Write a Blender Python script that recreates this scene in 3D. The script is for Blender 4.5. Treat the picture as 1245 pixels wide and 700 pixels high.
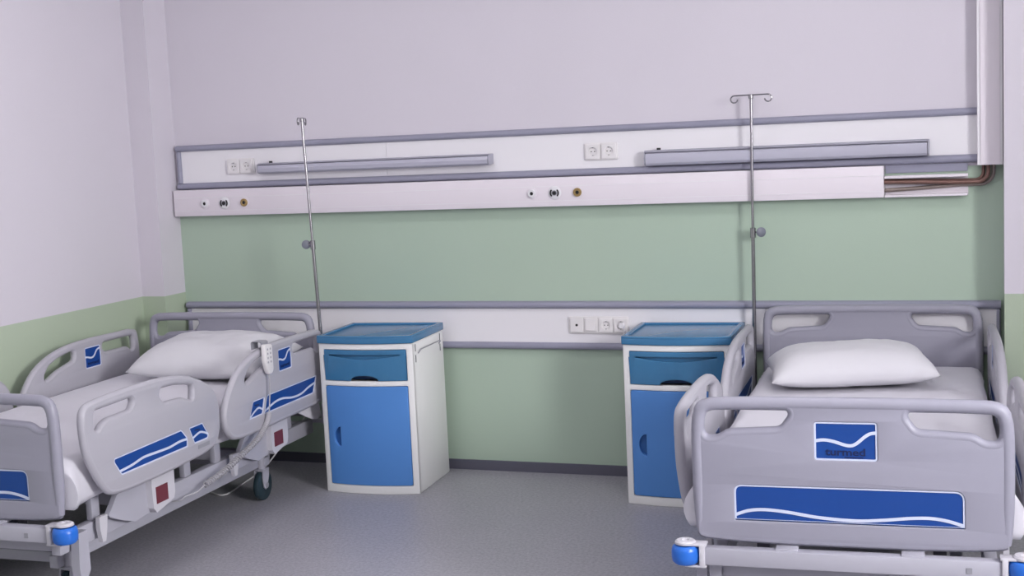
import bpy, bmesh, math, random
from mathutils import Vector, Matrix, noise

random.seed(4)
for o in list(bpy.data.objects):
    bpy.data.objects.remove(o, do_unlink=True)
S = bpy.context.scene
COL = S.collection


def lin(r, g, b):
    def f(c):
        c /= 255.0
        return c / 12.92 if c <= .04045 else ((c + .055) / 1.055) ** 2.4
    return (f(r), f(g), f(b), 1.0)


# ------------------------------------------------------------------ camera
FPX = 1604.5049
YAW, PITCH, ROLL = .3508, .1127, .0462
CAM = Vector((4.2528, -6.2919, 1.7157))
fw = Vector((-math.sin(YAW) * math.cos(PITCH), math.cos(YAW) * math.cos(PITCH), -math.sin(PITCH)))
rt = Vector((math.cos(YAW), math.sin(YAW), 0))
up = rt.cross(fw)
r2 = math.cos(ROLL) * rt - math.sin(ROLL) * up
u2 = math.sin(ROLL) * rt + math.cos(ROLL) * up
cam_d = bpy.data.cameras.new('camera')
cam_d.sensor_width = 36.0
cam_d.lens = 36.0 * FPX / 1245.0
cam_d.clip_start = .05
cam = bpy.data.objects.new('camera', cam_d)
COL.objects.link(cam)
cam.matrix_world = Matrix(((r2.x, u2.x, -fw.x, CAM.x), (r2.y, u2.y, -fw.y, CAM.y),
                           (r2.z, u2.z, -fw.z, CAM.z), (0, 0, 0, 1)))
S.camera = cam

# ------------------------------------------------------------------ light
S.view_settings.view_transform = 'Standard'
S.view_settings.look = 'None'
S.view_settings.gamma = 1.0
S.view_settings.use_curve_mapping = False
S.view_settings.exposure = 0.0
w = bpy.data.worlds.new('sky')
S.world = w
w.use_nodes = True
w.node_tree.nodes['Background'].inputs[0].default_value = (.80, .86, 1.0, 1)
w.node_tree.nodes['Background'].inputs[1].default_value = 1.0

# room limits
XL, XR, YF, ZC = -.1435, 6.6, -8.0, 3.2
PX0, PX1, PY = 0.0, 4.306, -.2          # corner pilasters
WIN = (-5.0, -3.5, 1.6, 3.0)           # window in the right wall: y0 y1 z0 z1

la = bpy.data.lights.new('window_daylight', 'AREA')
la.shape = 'RECTANGLE'
la.size, la.size_y = WIN[3] - WIN[2], WIN[1] - WIN[0]
la.energy = 385
la.color = (1.0, .985, 1.0)
lo = bpy.data.objects.new('window_daylight', la)
COL.objects.link(lo)
lo.location = (XR + .32, (WIN[0] + WIN[1]) / 2, (WIN[2] + WIN[3]) / 2)
lo.rotation_euler = (0, math.radians(90), 0)


# ------------------------------------------------------------------ materials
def mat(name, rgb, rough=.5, metal=0.0, var=.04, vscale=6.0, bump=0.0, bscale=60.0, spec=.5, coat=0.0):
    m = bpy.data.materials.new(name)
    m.use_nodes = True
    nt = m.node_tree
    bs = nt.nodes['Principled BSDF']
    bs.inputs['Roughness'].default_value = rough
    bs.inputs['Metallic'].default_value = metal
    bs.inputs['Specular IOR Level'].default_value = spec
    bs.inputs['Coat Weight'].default_value = coat
    tc = nt.nodes.new('ShaderNodeTexCoord')
    n = nt.nodes.new('ShaderNodeTexNoise')
    n.inputs['Scale'].default_value = vscale
    n.inputs['Detail'].default_value = 4
    nt.links.new(tc.outputs['Object'], n.inputs['Vector'])
    mx = nt.nodes.new('ShaderNodeMix')
    mx.data_type = 'RGBA'
    c = lin(*rgb)
    mx.inputs['A'].default_value = tuple(x * (1 - var) for x in c[:3]) + (1,)
    mx.inputs['B'].default_value = tuple(min(1, x * (1 + var)) for x in c[:3]) + (1,)
    nt.links.new(n.outputs['Fac'], mx.inputs['Factor'])
    nt.links.new(mx.outputs['Result'], bs.inputs['Base Color'])
    if bump > 0:
        n2 = nt.nodes.new('ShaderNodeTexNoise')
        n2.inputs['Scale'].default_value = bscale
        n2.inputs['Detail'].default_value = 3
        nt.links.new(tc.outputs['Object'], n2.inputs['Vector'])
        b = nt.nodes.new('ShaderNodeBump')
        b.inputs['Strength'].default_value = bump
        b.inputs['Distance'].default_value = .01
        nt.links.new(n2.outputs['Fac'], b.inputs['Height'])
        nt.links.new(b.outputs['Normal'], bs.inputs['Normal'])
    return m


def wall_paint(name, white, green, height):
    """two paints on one wall: green up to a ruled line, white above it"""
    m = mat(name, white, .55, var=.015, vscale=3, bump=.06, bscale=180)
    nt = m.node_tree
    bs = nt.nodes['Principled BSDF']
    src = bs.inputs['Base Color'].links[0].from_socket
    g = nt.nodes.new('ShaderNodeNewGeometry')
    sx = nt.nodes.new('ShaderNodeSeparateXYZ')
    nt.links.new(g.outputs['Position'], sx.inputs[0])
    lt = nt.nodes.new('ShaderNodeMath')
    lt.operation = 'LESS_THAN'
    lt.inputs[1].default_value = height
    nt.links.new(sx.outputs['Z'], lt.inputs[0])
    mx = nt.nodes.new('ShaderNodeMix')
    mx.data_type = 'RGBA'
    nt.links.new(lt.outputs[0], mx.inputs['Factor'])
    nt.links.new(src, mx.inputs['A'])
    mx.inputs['B'].default_value = lin(*green)
    nt.links.new(mx.outputs['Result'], bs.inputs['Base Color'])
    return m


WHITE_WALL = (211, 206, 215)
GREEN = (174, 193, 175)
M = {}
M['wall_back'] = wall_paint('paint_back', WHITE_WALL, GREEN, 1.50)
M['wall_side'] = wall_paint('paint_side', WHITE_WALL, (176, 190, 168), .945)
M['ceiling'] = mat('ceiling_paint', (225, 224, 228), .7)
M['base'] = mat('baseboard_vinyl', (92, 92, 106), .5)
M['shell'] = mat('bed_plastic', (174, 172, 181), .42, var=.015)
M['board'] = mat('bed_board_plastic_dimmed', (151, 150, 164), .42, var=.015)  # bed plastic darkened in colour, since less light falls on the end boards
M['frame'] = mat('bed_frame_paint', (174, 173, 184), .4, var=.02)
M['darkframe'] = mat('dark_steel', (70, 70, 78), .5)
M['whiteplast'] = mat('white_plastic', (225, 224, 228), .4, var=.01)
M['cream'] = mat('cream_plastic', (226, 223, 224), .35, var=.01)
M['blue'] = mat('label_blue', (10, 64, 140), .42, var=.03)
M['navy'] = mat('label_navy', (12, 28, 78), .5)
M['stripe'] = mat('label_stripe', (205, 212, 232), .45, var=.01)
M['bumper'] = mat('bumper_blue', (38, 108, 206), .3)
M['red'] = mat('indicator_red', (108, 46, 58), .5)
M['sheet'] = mat('white_linen', (216, 214, 222), .85, var=.01, bump=.25, bscale=14, spec=.2)
M['pillow'] = mat('pillow_cotton', (211, 210, 215), .85, var=.01, bump=.35, bscale=11, spec=.2)
M['teal'] = mat('cabinet_teal', (62, 118, 160), .22, var=.04, vscale=3)
M['door'] = mat('cabinet_blue', (82, 138, 208), .45, var=.03, vscale=3)
M['recess_shade'] = mat('door_blue_shaded', (46, 96, 160), .5)  # door blue darkened to paint the shade inside the handle recess
M['notch_shade'] = mat('notch_shade_navy', (34, 70, 120), .5)  # dark navy paints the shade in the drawer's notch
M['cap'] = mat('light_grey_plastic', (202, 200, 207), .4, var=.01)
M['carcass'] = mat('cabinet_white', (236, 236, 235), .42, var=.012)
M['panel'] = mat('panel_laminate', (232, 230, 234), .4, var=.01)
M['rail'] = mat('rail_grey', (146, 146, 164), .42, var=.03)
M['trunk'] = mat('trunking_white', (229, 222, 229), .38, var=.01)
M['alu'] = mat('lamp_aluminium', (168, 167, 180), .42, metal=.15)
M['diff'] = mat('lamp_diffuser', (182, 181, 196), .3, var=.02)
M['chrome'] = mat('chrome', (158, 156, 160), .24, metal=1.0)
M['knob'] = mat('knob_grey', (112, 116, 128), .45)
M['black'] = mat('black_plastic', (22, 22, 26), .45)
M['brass'] = mat('outlet_brass', (172, 146, 98), .35, metal=.5)
M['copper'] = mat('copper_pipe', (128, 98, 90), .45, metal=.5, var=.15, vscale=14)
M['steelpipe'] = mat('dull_pipe', (150, 138, 132), .4, metal=.6, var=.12, vscale=14)
M['rubber'] = mat('wheel_rubber', (40, 58, 66), .35)
M['grey'] = mat('mid_grey_plastic', (150, 150, 158), .45)
M['cord'] = mat('cord_white', (214, 212, 214), .5)
M['coil'] = mat('cord_grey', (176, 174, 180), .5)

# floor: mottled grey vinyl
fm = mat('vinyl_floor', (165, 163, 170), .40, var=.08, vscale=2.2, bump=.02, bscale=300)
nt = fm.node_tree
bs = nt.nodes['Principled BSDF']
src = bs.inputs['Base Color'].links[0].from_socket
tc = nt.nodes['Texture Coordinate']
sp = nt.nodes.new('ShaderNodeTexNoise')
sp.inputs['Scale'].default_value = 70
sp.inputs['Detail'].default_value = 6
sp.inputs['Roughness'].default_value = .75
nt.links.new(tc.outputs['Object'], sp.inputs['Vector'])
rp = nt.nodes.new('ShaderNodeValToRGB')
rp.color_ramp.elements[0].position = .35
rp.color_ramp.elements[0].color = (.72, .72, .74, 1)
rp.color_ramp.elements[1].position = .68
rp.color_ramp.elements[1].color = (1.2, 1.2, 1.2, 1)
nt.links.new(sp.outputs['Fac'], rp.inputs[0])
mm = nt.nodes.new('ShaderNodeMix')
mm.data_type = 'RGBA'
mm.blend_type = 'MULTIPLY'
mm.inputs['Factor'].default_value = 1
nt.links.new(src, mm.inputs['A'])
nt.links.new(rp.outputs['Color'], mm.inputs['B'])
nt.links.new(mm.outputs['Result'], bs.inputs['Base Color'])
M['floor'] = fm

# window glass: clear pane with a weak reflection
gm = bpy.data.materials.new('window_glass')
gm.use_nodes = True
nt = gm.node_tree
nt.nodes.clear()
out = nt.nodes.new('ShaderNodeOutputMaterial')
mxs = nt.nodes.new('ShaderNodeMixShader')
tr = nt.nodes.new('ShaderNodeBsdfTransparent')
gl = nt.nodes.new('ShaderNodeBsdfGlossy')
gl.inputs['Roughness'].default_value = .02
mxs.inputs[0].default_value = .06
nt.links.new(tr.outputs[0], mxs.inputs[1])
nt.links.new(gl.outputs[0], mxs.inputs[2])
nt.links.new(mxs.outputs[0], out.inputs[0])
M['glass'] = gm


def emit_mat(name, strength, col=(1, .98, .97, 1)):
    m = bpy.data.materials.new(name)
    m.use_nodes = True
    b = m.node_tree.nodes['Principled BSDF']
    b.inputs['Base Color'].default_value = (.8, .8, .8, 1)
    b.inputs['Emission Color'].default_value = col
    b.inputs['Emission Strength'].default_value = strength
    return m


M['tube'] = emit_mat('ceiling_light_diffuser', 11.5)


# ------------------------------------------------------------------ mesh helpers
class MB:
    def __init__(s):
        s.bm = bmesh.new()

    def box(s, x0, x1, y0, y1, z0, z1, bev=0.0, seg=2):
        g = bmesh.ops.create_cube(s.bm, size=1)
        vs = g['verts']
        for v in vs:
            v.co = Vector(((x0 + x1) / 2 + v.co.x * (x1 - x0), (y0 + y1) / 2 + v.co.y * (y1 - y0),
                           (z0 + z1) / 2 + v.co.z * (z1 - z0)))
        if bev > 0:
            es = list({e for v in vs for e in v.link_edges})
            bmesh.ops.bevel(s.bm, geom=es, offset=bev, segments=seg, profile=.5, affect='EDGES')
        return s

    def tube(s, path, r, seg=10, closed=False, cap=True):
        pts = [Vector(p) for p in path]
        n = len(pts)
        rs = r if isinstance(r, (list, tuple)) else [r] * n
        tang = []
        for i in range(n):
            a = pts[(i - 1) % n] if (closed or i > 0) else pts[i]
            b = pts[(i + 1) % n] if (closed or i < n - 1) else pts[i]
            tang.append((b - a).normalized())
        t = tang[0]
        nrm = t.orthogonal().normalized()
        rings = []
        for i in range(n):
            t = tang[i]
            nrm = (nrm - t * nrm.dot(t)).normalized()
            bi = t.cross(nrm)
            rings.append([s.bm.verts.new(pts[i] + (nrm * math.cos(2 * math.pi * k / seg) +
                                                   bi * math.sin(2 * math.pi * k / seg)) * rs[i]) for k in range(seg)])
        m = n if closed else n - 1
        for i in range(m):
            a, b = rings[i], rings[(i + 1) % n]
            for k in range(seg):
                s.bm.faces.new((a[k], a[(k + 1) % seg], b[(k + 1) % seg], b[k]))
        if cap and not closed:
            s.bm.faces.new(rings[0])
            s.bm.faces.new(rings[-1])
        return s

    def cyl(s, p0, p1, r, seg=16):
        return s.tube([p0, p1], r, seg)

    def lathe(s, origin, axis, prof, seg=20):
        """prof: list of (radius, distance along axis)"""
        axis = Vector(axis).normalized()
        a = axis.orthogonal().normalized()
        b = axis.cross(a)
        o = Vector(origin)
        rings = []
        for r, d in prof:
            if r < 1e-6:
                rings.append([s.bm.verts.new(o + axis * d)])
            else:
                rings.append([s.bm.verts.new(o + axis * d + (a * math.cos(2 * math.pi * k / seg) +
                                             b * math.sin(2 * math.pi * k / seg)) * r) for k in range(seg)])
        for p, q in zip(rings[:-1], rings[1:]):
            for k in range(seg):
                if len(p) == 1 and len(q) == 1:
                    continue
                if len(p) == 1:
                    s.bm.faces.new((p[0], q[k], q[(k + 1) % seg]))
                elif len(q) == 1:
                    s.bm.faces.new((p[k], p[(k + 1) % seg], q[0]))
                else:
                    s.bm.faces.new((p[k], p[(k + 1) % seg], q[(k + 1) % seg], q[k]))
        for e in (rings[0], rings[-1]):
            if len(e) > 2:
                s.bm.faces.new(e)
        return s

    def prism(s, pts, fn, d0, d1):
        """2D outline pts extruded from d0 to d1; fn(a, b, d) gives the point"""
        A = [s.bm.verts.new(fn(a, b, d0)) for a, b in pts]
        B = [s.bm.verts.new(fn(a, b, d1)) for a, b in pts]
        n = len(pts)
        s.bm.faces.new(A)
        s.bm.faces.new(B)
        for i in range(n):
            s.bm.faces.new((A[i], A[(i + 1) % n], B[(i + 1) % n], B[i]))
        return s

    def add_mesh(s, me):
        s.bm.from_mesh(me)
        return s

    def bevel_all(s, off, seg=2, angle=35):
        es = [e for e in s.bm.edges if len(e.link_faces) == 2 and e.calc_face_angle(0) > math.radians(angle)]
        bmesh.ops.bevel(s.bm, geom=es, offset=off, segments=seg, profile=.5, affect='EDGES')
        return s

    def build(s, name, m, parent=None, smooth=True, angle=38):
        bmesh.ops.recalc_face_normals(s.bm, faces=s.bm.faces)
        me = bpy.data.meshes.new(name)
        s.bm.to_mesh(me)
        s.bm.free()
        return link(name, me, m, parent, smooth, angle)


def link(name, me, m, parent=None, smooth=True, angle=38):
    me.materials.clear()
    me.materials.append(M[m] if isinstance(m, str) else m)
    if smooth:
        me.shade_smooth()
        me.set_sharp_from_angle(angle=math.radians(angle))
    me.name = name
    o = bpy.data.objects.new(name, me)
    COL.objects.link(o)
    if parent:
        o.parent = parent
    return o


def tag(o, label, cat, group=None):
    o['label'] = label
    o['category'] = cat
    if group:
        o['group'] = group
    return o


def thing(name, label, cat, loc=(0, 0, 0), rz=0.0, group=None):
    o = bpy.data.objects.new(name, None)
    o.empty_display_size = .1
    COL.objects.link(o)
    o.location = loc
    o.rotation_euler = (0, 0, rz)
    return tag(o, label, cat, group)


def struct(o, label=None):
    o['kind'] = 'structure'
    if label:
        o['label'] = label
    return o


def copy_tree(o, parent=None):
    c = o.copy()
    COL.objects.link(c)
    c.parent = parent
    for ch in list(o.children):
        copy_tree(ch, c)
    return c


def area2(p):
    return sum(p[i][0] * p[(i + 1) % len(p)][1] - p[(i + 1) % len(p)][0] * p[i][1] for i in range(len(p)))


def ccw(p):
    return list(p) if area2(p) > 0 else list(p)[::-1]


def rounded(pts, r, n=5):
    """round every corner of a polygon"""
    out = []
    N = len(pts)
    for i in range(N):
        p = Vector(pts[i]).to_2d()
        a = Vector(pts[i - 1]).to_2d()
        b = Vector(pts[(i + 1) % N]).to_2d()
        rr = r[i] if isinstance(r, (list, tuple)) else r
        da, db = (a - p), (b - p)
        la_, lb_ = da.length, db.length
        k = min(rr, la_ * .49, lb_ * .49)
        s0, s1 = p + da.normalized() * k, p + db.normalized() * k
        for j in range(n + 1):
            t = j / n
            q = s0 * (1 - t) ** 2 + p * 2 * t * (1 - t) + s1 * t * t
            out.append((q.x, q.y))
    return out


def chaikin(p, it=2):
    for _ in range(it):
        q = []
        for i in range(len(p)):
            a, b = p[i], p[(i + 1) % len(p)]
            q.append((a[0] * .75 + b[0] * .25, a[1] * .75 + b[1] * .25))
            q.append((a[0] * .25 + b[0] * .75, a[1] * .25 + b[1] * .75))
        p = q
    return p


def smooth_line(pts, n=8):
    out = []
    P = [Vector(p) for p in pts]
    for i in range(len(P) - 1):
        p0 = P[i - 1] if i > 0 else P[i] * 2 - P[i + 1]
        p1, p2_ = P[i], P[i + 1]
        p3 = P[i + 2] if i + 2 < len(P) else P[i + 1] * 2 - P[i]
        for j in range(n):
            t = j / n
            out.append(.5 * ((2 * p1) + (p2_ - p0) * t + (2 * p0 - 5 * p1 + 4 * p2_ - p3) * t * t +
                             (3 * p1 - p0 - 3 * p2_ + p3) * t ** 3))
    out.append(P[-1])
    return out


def plate(outer, holes, thick, bev, res=2):
    """flat plate with holes and rounded edges, in its own xy plane, centred on z = 0"""
    cu = bpy.data.curves.new('tmp', 'CURVE')
    cu.dimensions = '2D'
    cu.fill_mode = 'BOTH'
    cu.extrude = max(thick / 2 - bev, .0002)
    cu.bevel_depth = bev
    cu.bevel_resolution = res
    cu.offset = -bev
    for k, lp in enumerate([outer] + list(holes)):
        lp = ccw(lp)
        if k:
            lp = lp[::-1]
        spn = cu.splines.new('POLY')
        spn.points.add(len(lp) - 1)
        for i, (x, y) in enumerate(lp):
            spn.points[i].co = (x, y, 0, 1)
        spn.use_cyclic_u = True
    ob = bpy.data.objects.new('tmp', cu)
    me = bpy.data.meshes.new_from_object(ob)
    bpy.data.objects.remove(ob)
    bpy.data.curves.remove(cu)
    bm = bmesh.new()
    bm.from_mesh(me)
    bmesh.ops.remove_doubles(bm, verts=bm.verts, dist=1e-5)
    bmesh.ops.recalc_face_normals(bm, faces=bm.faces)
    bm.to_mesh(me)
    bm.free()
    return me


def remap(me, fn):
    for v in me.vertices:
        v.co = fn(*v.co)
    return me


def text_mesh(body, size, depth, bold=.0004):
    cu = bpy.data.curves.new('tmp', 'FONT')
    cu.body = body
    cu.size = size
    cu.extrude = depth
    cu.offset = bold
    cu.align_x = 'CENTER'
    cu.resolution_u = 3
    ob = bpy.data.objects.new('tmp', cu)
    me = bpy.data.meshes.new_from_object(ob)
    bpy.data.objects.remove(ob)
    bpy.data.curves.remove(cu)
    return me


def ribbon(pts, width):
    """outline of a smooth stripe through 2D points; width may vary"""
    q = smooth_line([(a, b, 0) for a, b in pts], 8)
    L, R = [], []
    for i, p in enumerate(q):
        t = (q[min(i + 1, len(q) - 1)] - q[max(i - 1, 0)]).normalized()
        n = Vector((-t.y, t.x, 0)) * width / 2
        L.append((p.x + n.x, p.y + n.y))
        R.append((p.x - n.x, p.y - n.y))
    return L + R[::-1]


# ------------------------------------------------------------------ the room
def slab(name, m, boxes, label, bev=0):
    b = MB()
    for q in boxes:
        b.box(*q, bev=bev)
    return struct(b.build(name, m, smooth=False), label)


T = .2
slab('floor', 'floor', [(XL - T, XR + T, YF - T, T, -.1, 0)], 'mottled grey vinyl floor of the ward')
slab('ceiling', 'ceiling', [(XL - T, XR + T, YF - T, T, ZC, ZC + .1)], 'plain white ceiling above the ward')
slab('wall_back', 'wall_back', [(XL, XR, 0, T, 0, ZC)], 'back wall painted white above and pale green below')
slab('wall_left', 'wall_side', [(XL - T, XL, YF, T, 0, ZC)], 'left wall, white over a pale green dado')
slab('wall_front', 'wall_side', [(XL - T, XR + T, YF - T, YF, 0, ZC)], 'wall facing the beds, white over green')
y0, y1, z0, z1 = WIN
slab('wall_right', 'wall_side', [(XR, XR + T, YF, y0, 0, ZC), (XR, XR + T, y1, T, 0, ZC),
                                 (XR, XR + T, y0, y1, 0, z0), (XR, XR + T, y0, y1, z1, ZC)],
     'window wall, white over a pale green dado')
slab('trim_1', 'wall_side', [(XL, PX0, PY, 0, 0, ZC)], 'narrow corner pilaster beside the left bed, white over green')
slab('trim_2', 'wall_side', [(PX1, 4.80, PY, 0, 0, ZC)], 'corner pilaster beside the white pipe casing, white over green')
slab('baseboard_back', 'base', [(PX0, PX1, -.012, 0, 0, .052)], 'dark grey vinyl skirting along the back wall')
slab('baseboard_left', 'base', [(XL, XL + .012, YF, PY, 0, .052)], 'dark grey vinyl skirting along the left wall')

# window in the right wall (outside the picture, lights the room)
b = MB()
fr = .06
for q in ((y0, y1, z0, z0 + fr), (y0, y1, z1 - fr, z1), (y0, y0 + fr, z0, z1), (y1 - fr, y1, z0, z1),
          ((y0 + y1) / 2 - .03, (y0 + y1) / 2 + .03, z0, z1)):
    b.box(XR + .06, XR + .12, *q)
wf = struct(b.build('window_1', 'whiteplast', smooth=False), 'wide white framed window with two panes')
ym = (y0 + y1) / 2
for a, c in ((y0 + fr, ym - .03), (ym + .03, y1 - fr)):
    MB().box(XR + .086, XR + .092, a, c, z0 + fr, z1 - fr).build('pane', 'glass', wf, smooth=False)
MB().box(XR - .12, XR + .06, y0 - .04, y1 + .04, z0 - .03, z0, bev=.006).build('window_sill', 'whiteplast', wf)

# ceiling fluorescent fittings
for i, (lx, ly) in enumerate(((1.3, -1.9), (3.5, -1.9), (1.3, -5.2), (3.5, -5.2))):
    t = thing('ceiling_light', ('square glowing ceiling light above the bed with the remote control', 'square glowing ceiling light above the bed near the copper pipes', 'square glowing ceiling light over the open floor before the beds')[min(i, 2)], 'light', (lx, ly, ZC),
              group='ceiling lights of the ward')
    MB().box(-.31, .31, -.31, .31, -.07, 0, bev=.008).build('housing', 'whiteplast', t)
    MB().box(-.28, .28, -.28, .28, -.08, -.0705).build('diffuser', 'tube', t, smooth=False)


# ------------------------------------------------------------------ wall panels, trunking, conduit
def rail_bar(p0, p1, w_, d, name, parent):
    """grey guard rail with a soft half round front; p0/p1 are (x, z) of its centre line ends"""
    (xa, za), (xb, zb) = p0, p1
    prof = [(-w_ / 2, 0), (-w_ / 2, -d * .45), (-w_ * .36, -d * .85), (-w_ * .15, -d), (w_ * .15, -d),
            (w_ * .36, -d * .85), (w_ / 2, -d * .45), (w_ / 2, 0)]
    b = MB()
    if abs(xb - xa) > abs(zb - za):
        b.prism(prof, lambda a, c, q: (q, c, za + a), xa, xb)
    else:
        b.prism(prof, lambda a, c, q: (xa + a, c, q), za, zb)
    return b.build(name, 'rail', parent, angle=50)


pu = thing('wall_panel', 'long white wall panel framed in grey rails behind the two lamps', 'wall panel', (2.1, 0, 1.52))
loc = Matrix.Translation((-2.1, 0, -1.52))


def shift(root, *objs):
    """children were built in world coordinates: bring them into their root's frame"""
    bpy.context.view_layer.update()
    inv = root.matrix_world.inverted()
    for o in root.children:
        if not o.get('_done'):
            o.matrix_parent_inverse = inv
            o['_done'] = 1
    for o in root.children:
        if '_done' in o:
            del o['_done']


for xa, xb in ((.02, 1.2915), (1.2935, 4.296)):
    MB().box(xa, xb, -.012, 0, 1.522, 1.754).build('board', 'panel', pu, smooth=False)
rail_bar((.019, 1.742), (4.196, 1.742), .034, .032, 'guard_rail', pu)
rail_bar((.019, 1.534), (4.196, 1.534), .036, .034, 'guard_rail', pu)
rail_bar((.032, 1.552), (.032, 1.725), .026, .030, 'guard_rail', pu)
shift(pu)

pl = thing('wall_panel', 'long white wall panel in grey rails behind the bedside cabinets', 'wall panel', (2.15, 0, .645))
MB().box(.02, 4.293, -.014, 0, .66, .88).build('board', 'panel', pl, smooth=False)
rail_bar((.019, .872), (4.293, .872), .038, .036, 'guard_rail', pl)
rail_bar((.019, .663), (4.293, .663), .036, .036, 'guard_rail', pl)
rail_bar((.030, .681), (.030, .853), .022, .034, 'guard_rail', pl)
rail_bar((4.283, .681), (4.283, .853), .020, .034, 'guard_rail', pl)
shift(pl)

tk = thing('gas_trunking', 'long white medical gas trunking below the lamp panel, cover missing at one end', 'trunking',
           (1.9, 0, 1.37))
b = MB()
b.box(.012, 3.795, -.068, -.002, 1.371, 1.515, bev=.003)
cv = b.build('cover', 'trunk', tk)
for z in (1.398, 1.470):
    MB().box(.014, 3.793, -.0692, -.067, z, z + .0022).build('groove_bead', 'panel', tk, smooth=False)
MB().box(3.797, 4.157, -.006, -.001, 1.372, 1.466).build('tray_back', 'trunk', tk, smooth=False)
MB().box(3.797, 4.157, -.060, -.0065, 1.455, 1.468, bev=.002).build('tray_lip', 'trunk', tk)
MB().box(3.797, 4.155, -.060, -.0065, 1.370, 1.381, bev=.002).build('tray_lip', 'trunk', tk)
shift(tk)

# grey strip standing in for the shaded wall between panel rail and tray
o = MB().box(3.80, 4.155, -.010, 0, 1.478, 1.514).build('shade_strip', 'rail', smooth=False)
tag(o, 'short flat grey strip standing in for shade on the wall above the open trunking end', 'shade strip')

cd = thing('pipe_casing', 'tall white plastic pipe casing running up the corner above the copper pipes', 'pipe casing',
           (4.25, 0, 1.507))
b = MB()
b.prism([(4.197, 0), (4.197, -.070), (4.210, -.074), (4.210, -.082), (4.292, -.082), (4.292, -.074), (4.303, -.070),
         (4.303, 0), (4.299, 0), (4.299, -.066), (4.201, -.066), (4.201, 0)], lambda a, c, q: (a, c, q), 1.504, ZC)
b.build('casing', 'trunk', cd, smooth=False)
MB().box(4.198, 4.209, -.078, -.0701, 1.504, ZC).build('edge_lip', 'panel', cd, smooth=False)
MB().box(4.293, 4.3025, -.078, -.0701, 1.504, ZC).build('edge_lip', 'panel', cd, smooth=False)
shift(cd)

# copper pipes
for k, (zs, ze, xu, yy, rr, m, lab) in enumerate((
        (1.445, 1.437, 4.222, -.020, .008, 'copper', 'uppermost thin copper gas pipe in the open trunking tray'),
        (1.440, 1.430, 4.242, -.042, .0095, 'copper', 'brown copper gas pipe in front, in the open trunking tray'),
        (1.401, 1.418, 4.264, -.020, .009, 'steelpipe', 'lowest dull grey gas pipe rising across the open trunking tray'))):
    path = [(3.79, yy, zs), (3.95, yy, zs * .6 + ze * .4), (4.12, yy, ze)]
    rb = .035 + .010 * k
    for j in range(9):
        a = j / 8 * math.pi / 2
        path.append((xu - rb + rb * math.sin(a), yy, ze + rb - rb * math.cos(a)))
    path.append((xu, yy, 1.56))
    o = MB().tube(path, rr, 12).build('gas_pipe', m)
    tag(o, lab, 'pipe', 'gas pipes at the trunking end')


# ------------------------------------------------------------------ wall lamps
def lamp(x0, x1, zt, zb, label):
    t = thing('wall_lamp', label, 'lamp', ((x0 + x1) / 2, -.012, zb))
    h = zt - zb
    L = (x1 - x0) / 2
    body = [(0, h * .80), (0, h), (-.055, h), (-.062, h * .95), (-.062, h * .88), (-.056, h * .84), (-.012, h * .80)]
    b = MB().prism(body, lambda a, c, q: (q, a, c), -L, L)
    b.build('housing', 'alu', t, angle=30)
    dif = [(-.004, h * .795), (-.058, h * .825), (-.068, h * .77), (-.074, h * .5), (-.070, h * .18), (-.060, h * .04),
           (-.045, 0), (-.012, h * .10), (-.004, h * .2)]
    b = MB().prism(dif, lambda a, c, q: (q, a, c), -L + .002, L - .002)
    b.build('diffuser', 'diff', t, angle=30)
    for s in (-1, 1):
        b = MB().prism([(0, h * .99), (-.054, h * .99), (-.066, h * .85), (-.072, h * .5), (-.066, h * .08), (-.045, h * .02),
                        (0, h * .1)], lambda a, c, q: (q, a, c), s * (L + .0005), s * (L + .005))
        b.build('end_cap', 'alu', t, smooth=False)
    MB().cyl((-L + .06, -.03, h), (-L + .06, -.03, h + .010), .010, 12).build('switch', 'black', t)
    return t


lamp(.562, 1.882, 1.645, 1.588, 'slim grey strip wall lamp on the panel above the left bed')
lamp(2.690, 3.988, 1.628, 1.553, 'slim grey strip wall lamp behind the pole of the right bed')


# ------------------------------------------------------------------ sockets and gas outlets
def socket_unit(parent, x, z, y=-.010, half=.0375, plug=False):
    """one schuko insert: square plate with a round cup"""
    sq = rounded([(x - half, z - half), (x + half, z - half), (x + half, z + half), (x - half, z + half)], .006, 3)
    hole = [(x + .0205 * math.cos(2 * math.pi * k / 24), z + .0205 * math.sin(2 * math.pi * k / 24)) for k in range(24)]
    me = remap(plate(sq, [hole], .010, .002), lambda a, c, d: (a, y - d, c))
    u = link('socket_insert', me, 'cream', parent)
    MB().lathe((x, y + .003, z), (0, -1, 0), [(.0203, 0), (.0203, .0006), (.0, .0006)], 24).build('socket_cup', 'grey', u)
    for s in (-1, 1):
        MB().cyl((x + s * .0085, y + .0024, z), (x + s * .0085, y + .0014, z), .003, 10).build('pin_hole', 'black', u)
        MB().box(x - .003, x + .003, y - .004, y + .002, z + s * .0185 - .0014, z + s * .0185 + .0014).build('earth_clip', 'chrome', u, smooth=False)
    return u


def backplate(parent, x0, x1, z0_, z1_, y):
    me = remap(plate(rounded([(x0, z0_), (x1, z0_), (x1, z1_), (x0, z1_)], .010, 4), [], .008, .0025),
               lambda a, c, d: (a, y - d, c))
    return link('frame_plate', me, 'cream', parent)


for xa, xb, cx, lab in ((.336, .507, (.379, .459), 'white double wall socket at the far end of the lamp panel, by the left bed'),
                        (2.369, 2.541, (2.414, 2.495), 'white double wall socket between the two wall lamps')):
    t = thing('double_socket', lab, 'socket', ((xa + xb) / 2, -.012, 1.59), group='double sockets on the lamp panel')
    backplate(t, xa, xb, 1.590, 1.676, -.0165)
    for c in cx:
        socket_unit(t, c, 1.633, -.0225)
    shift(t)

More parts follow.
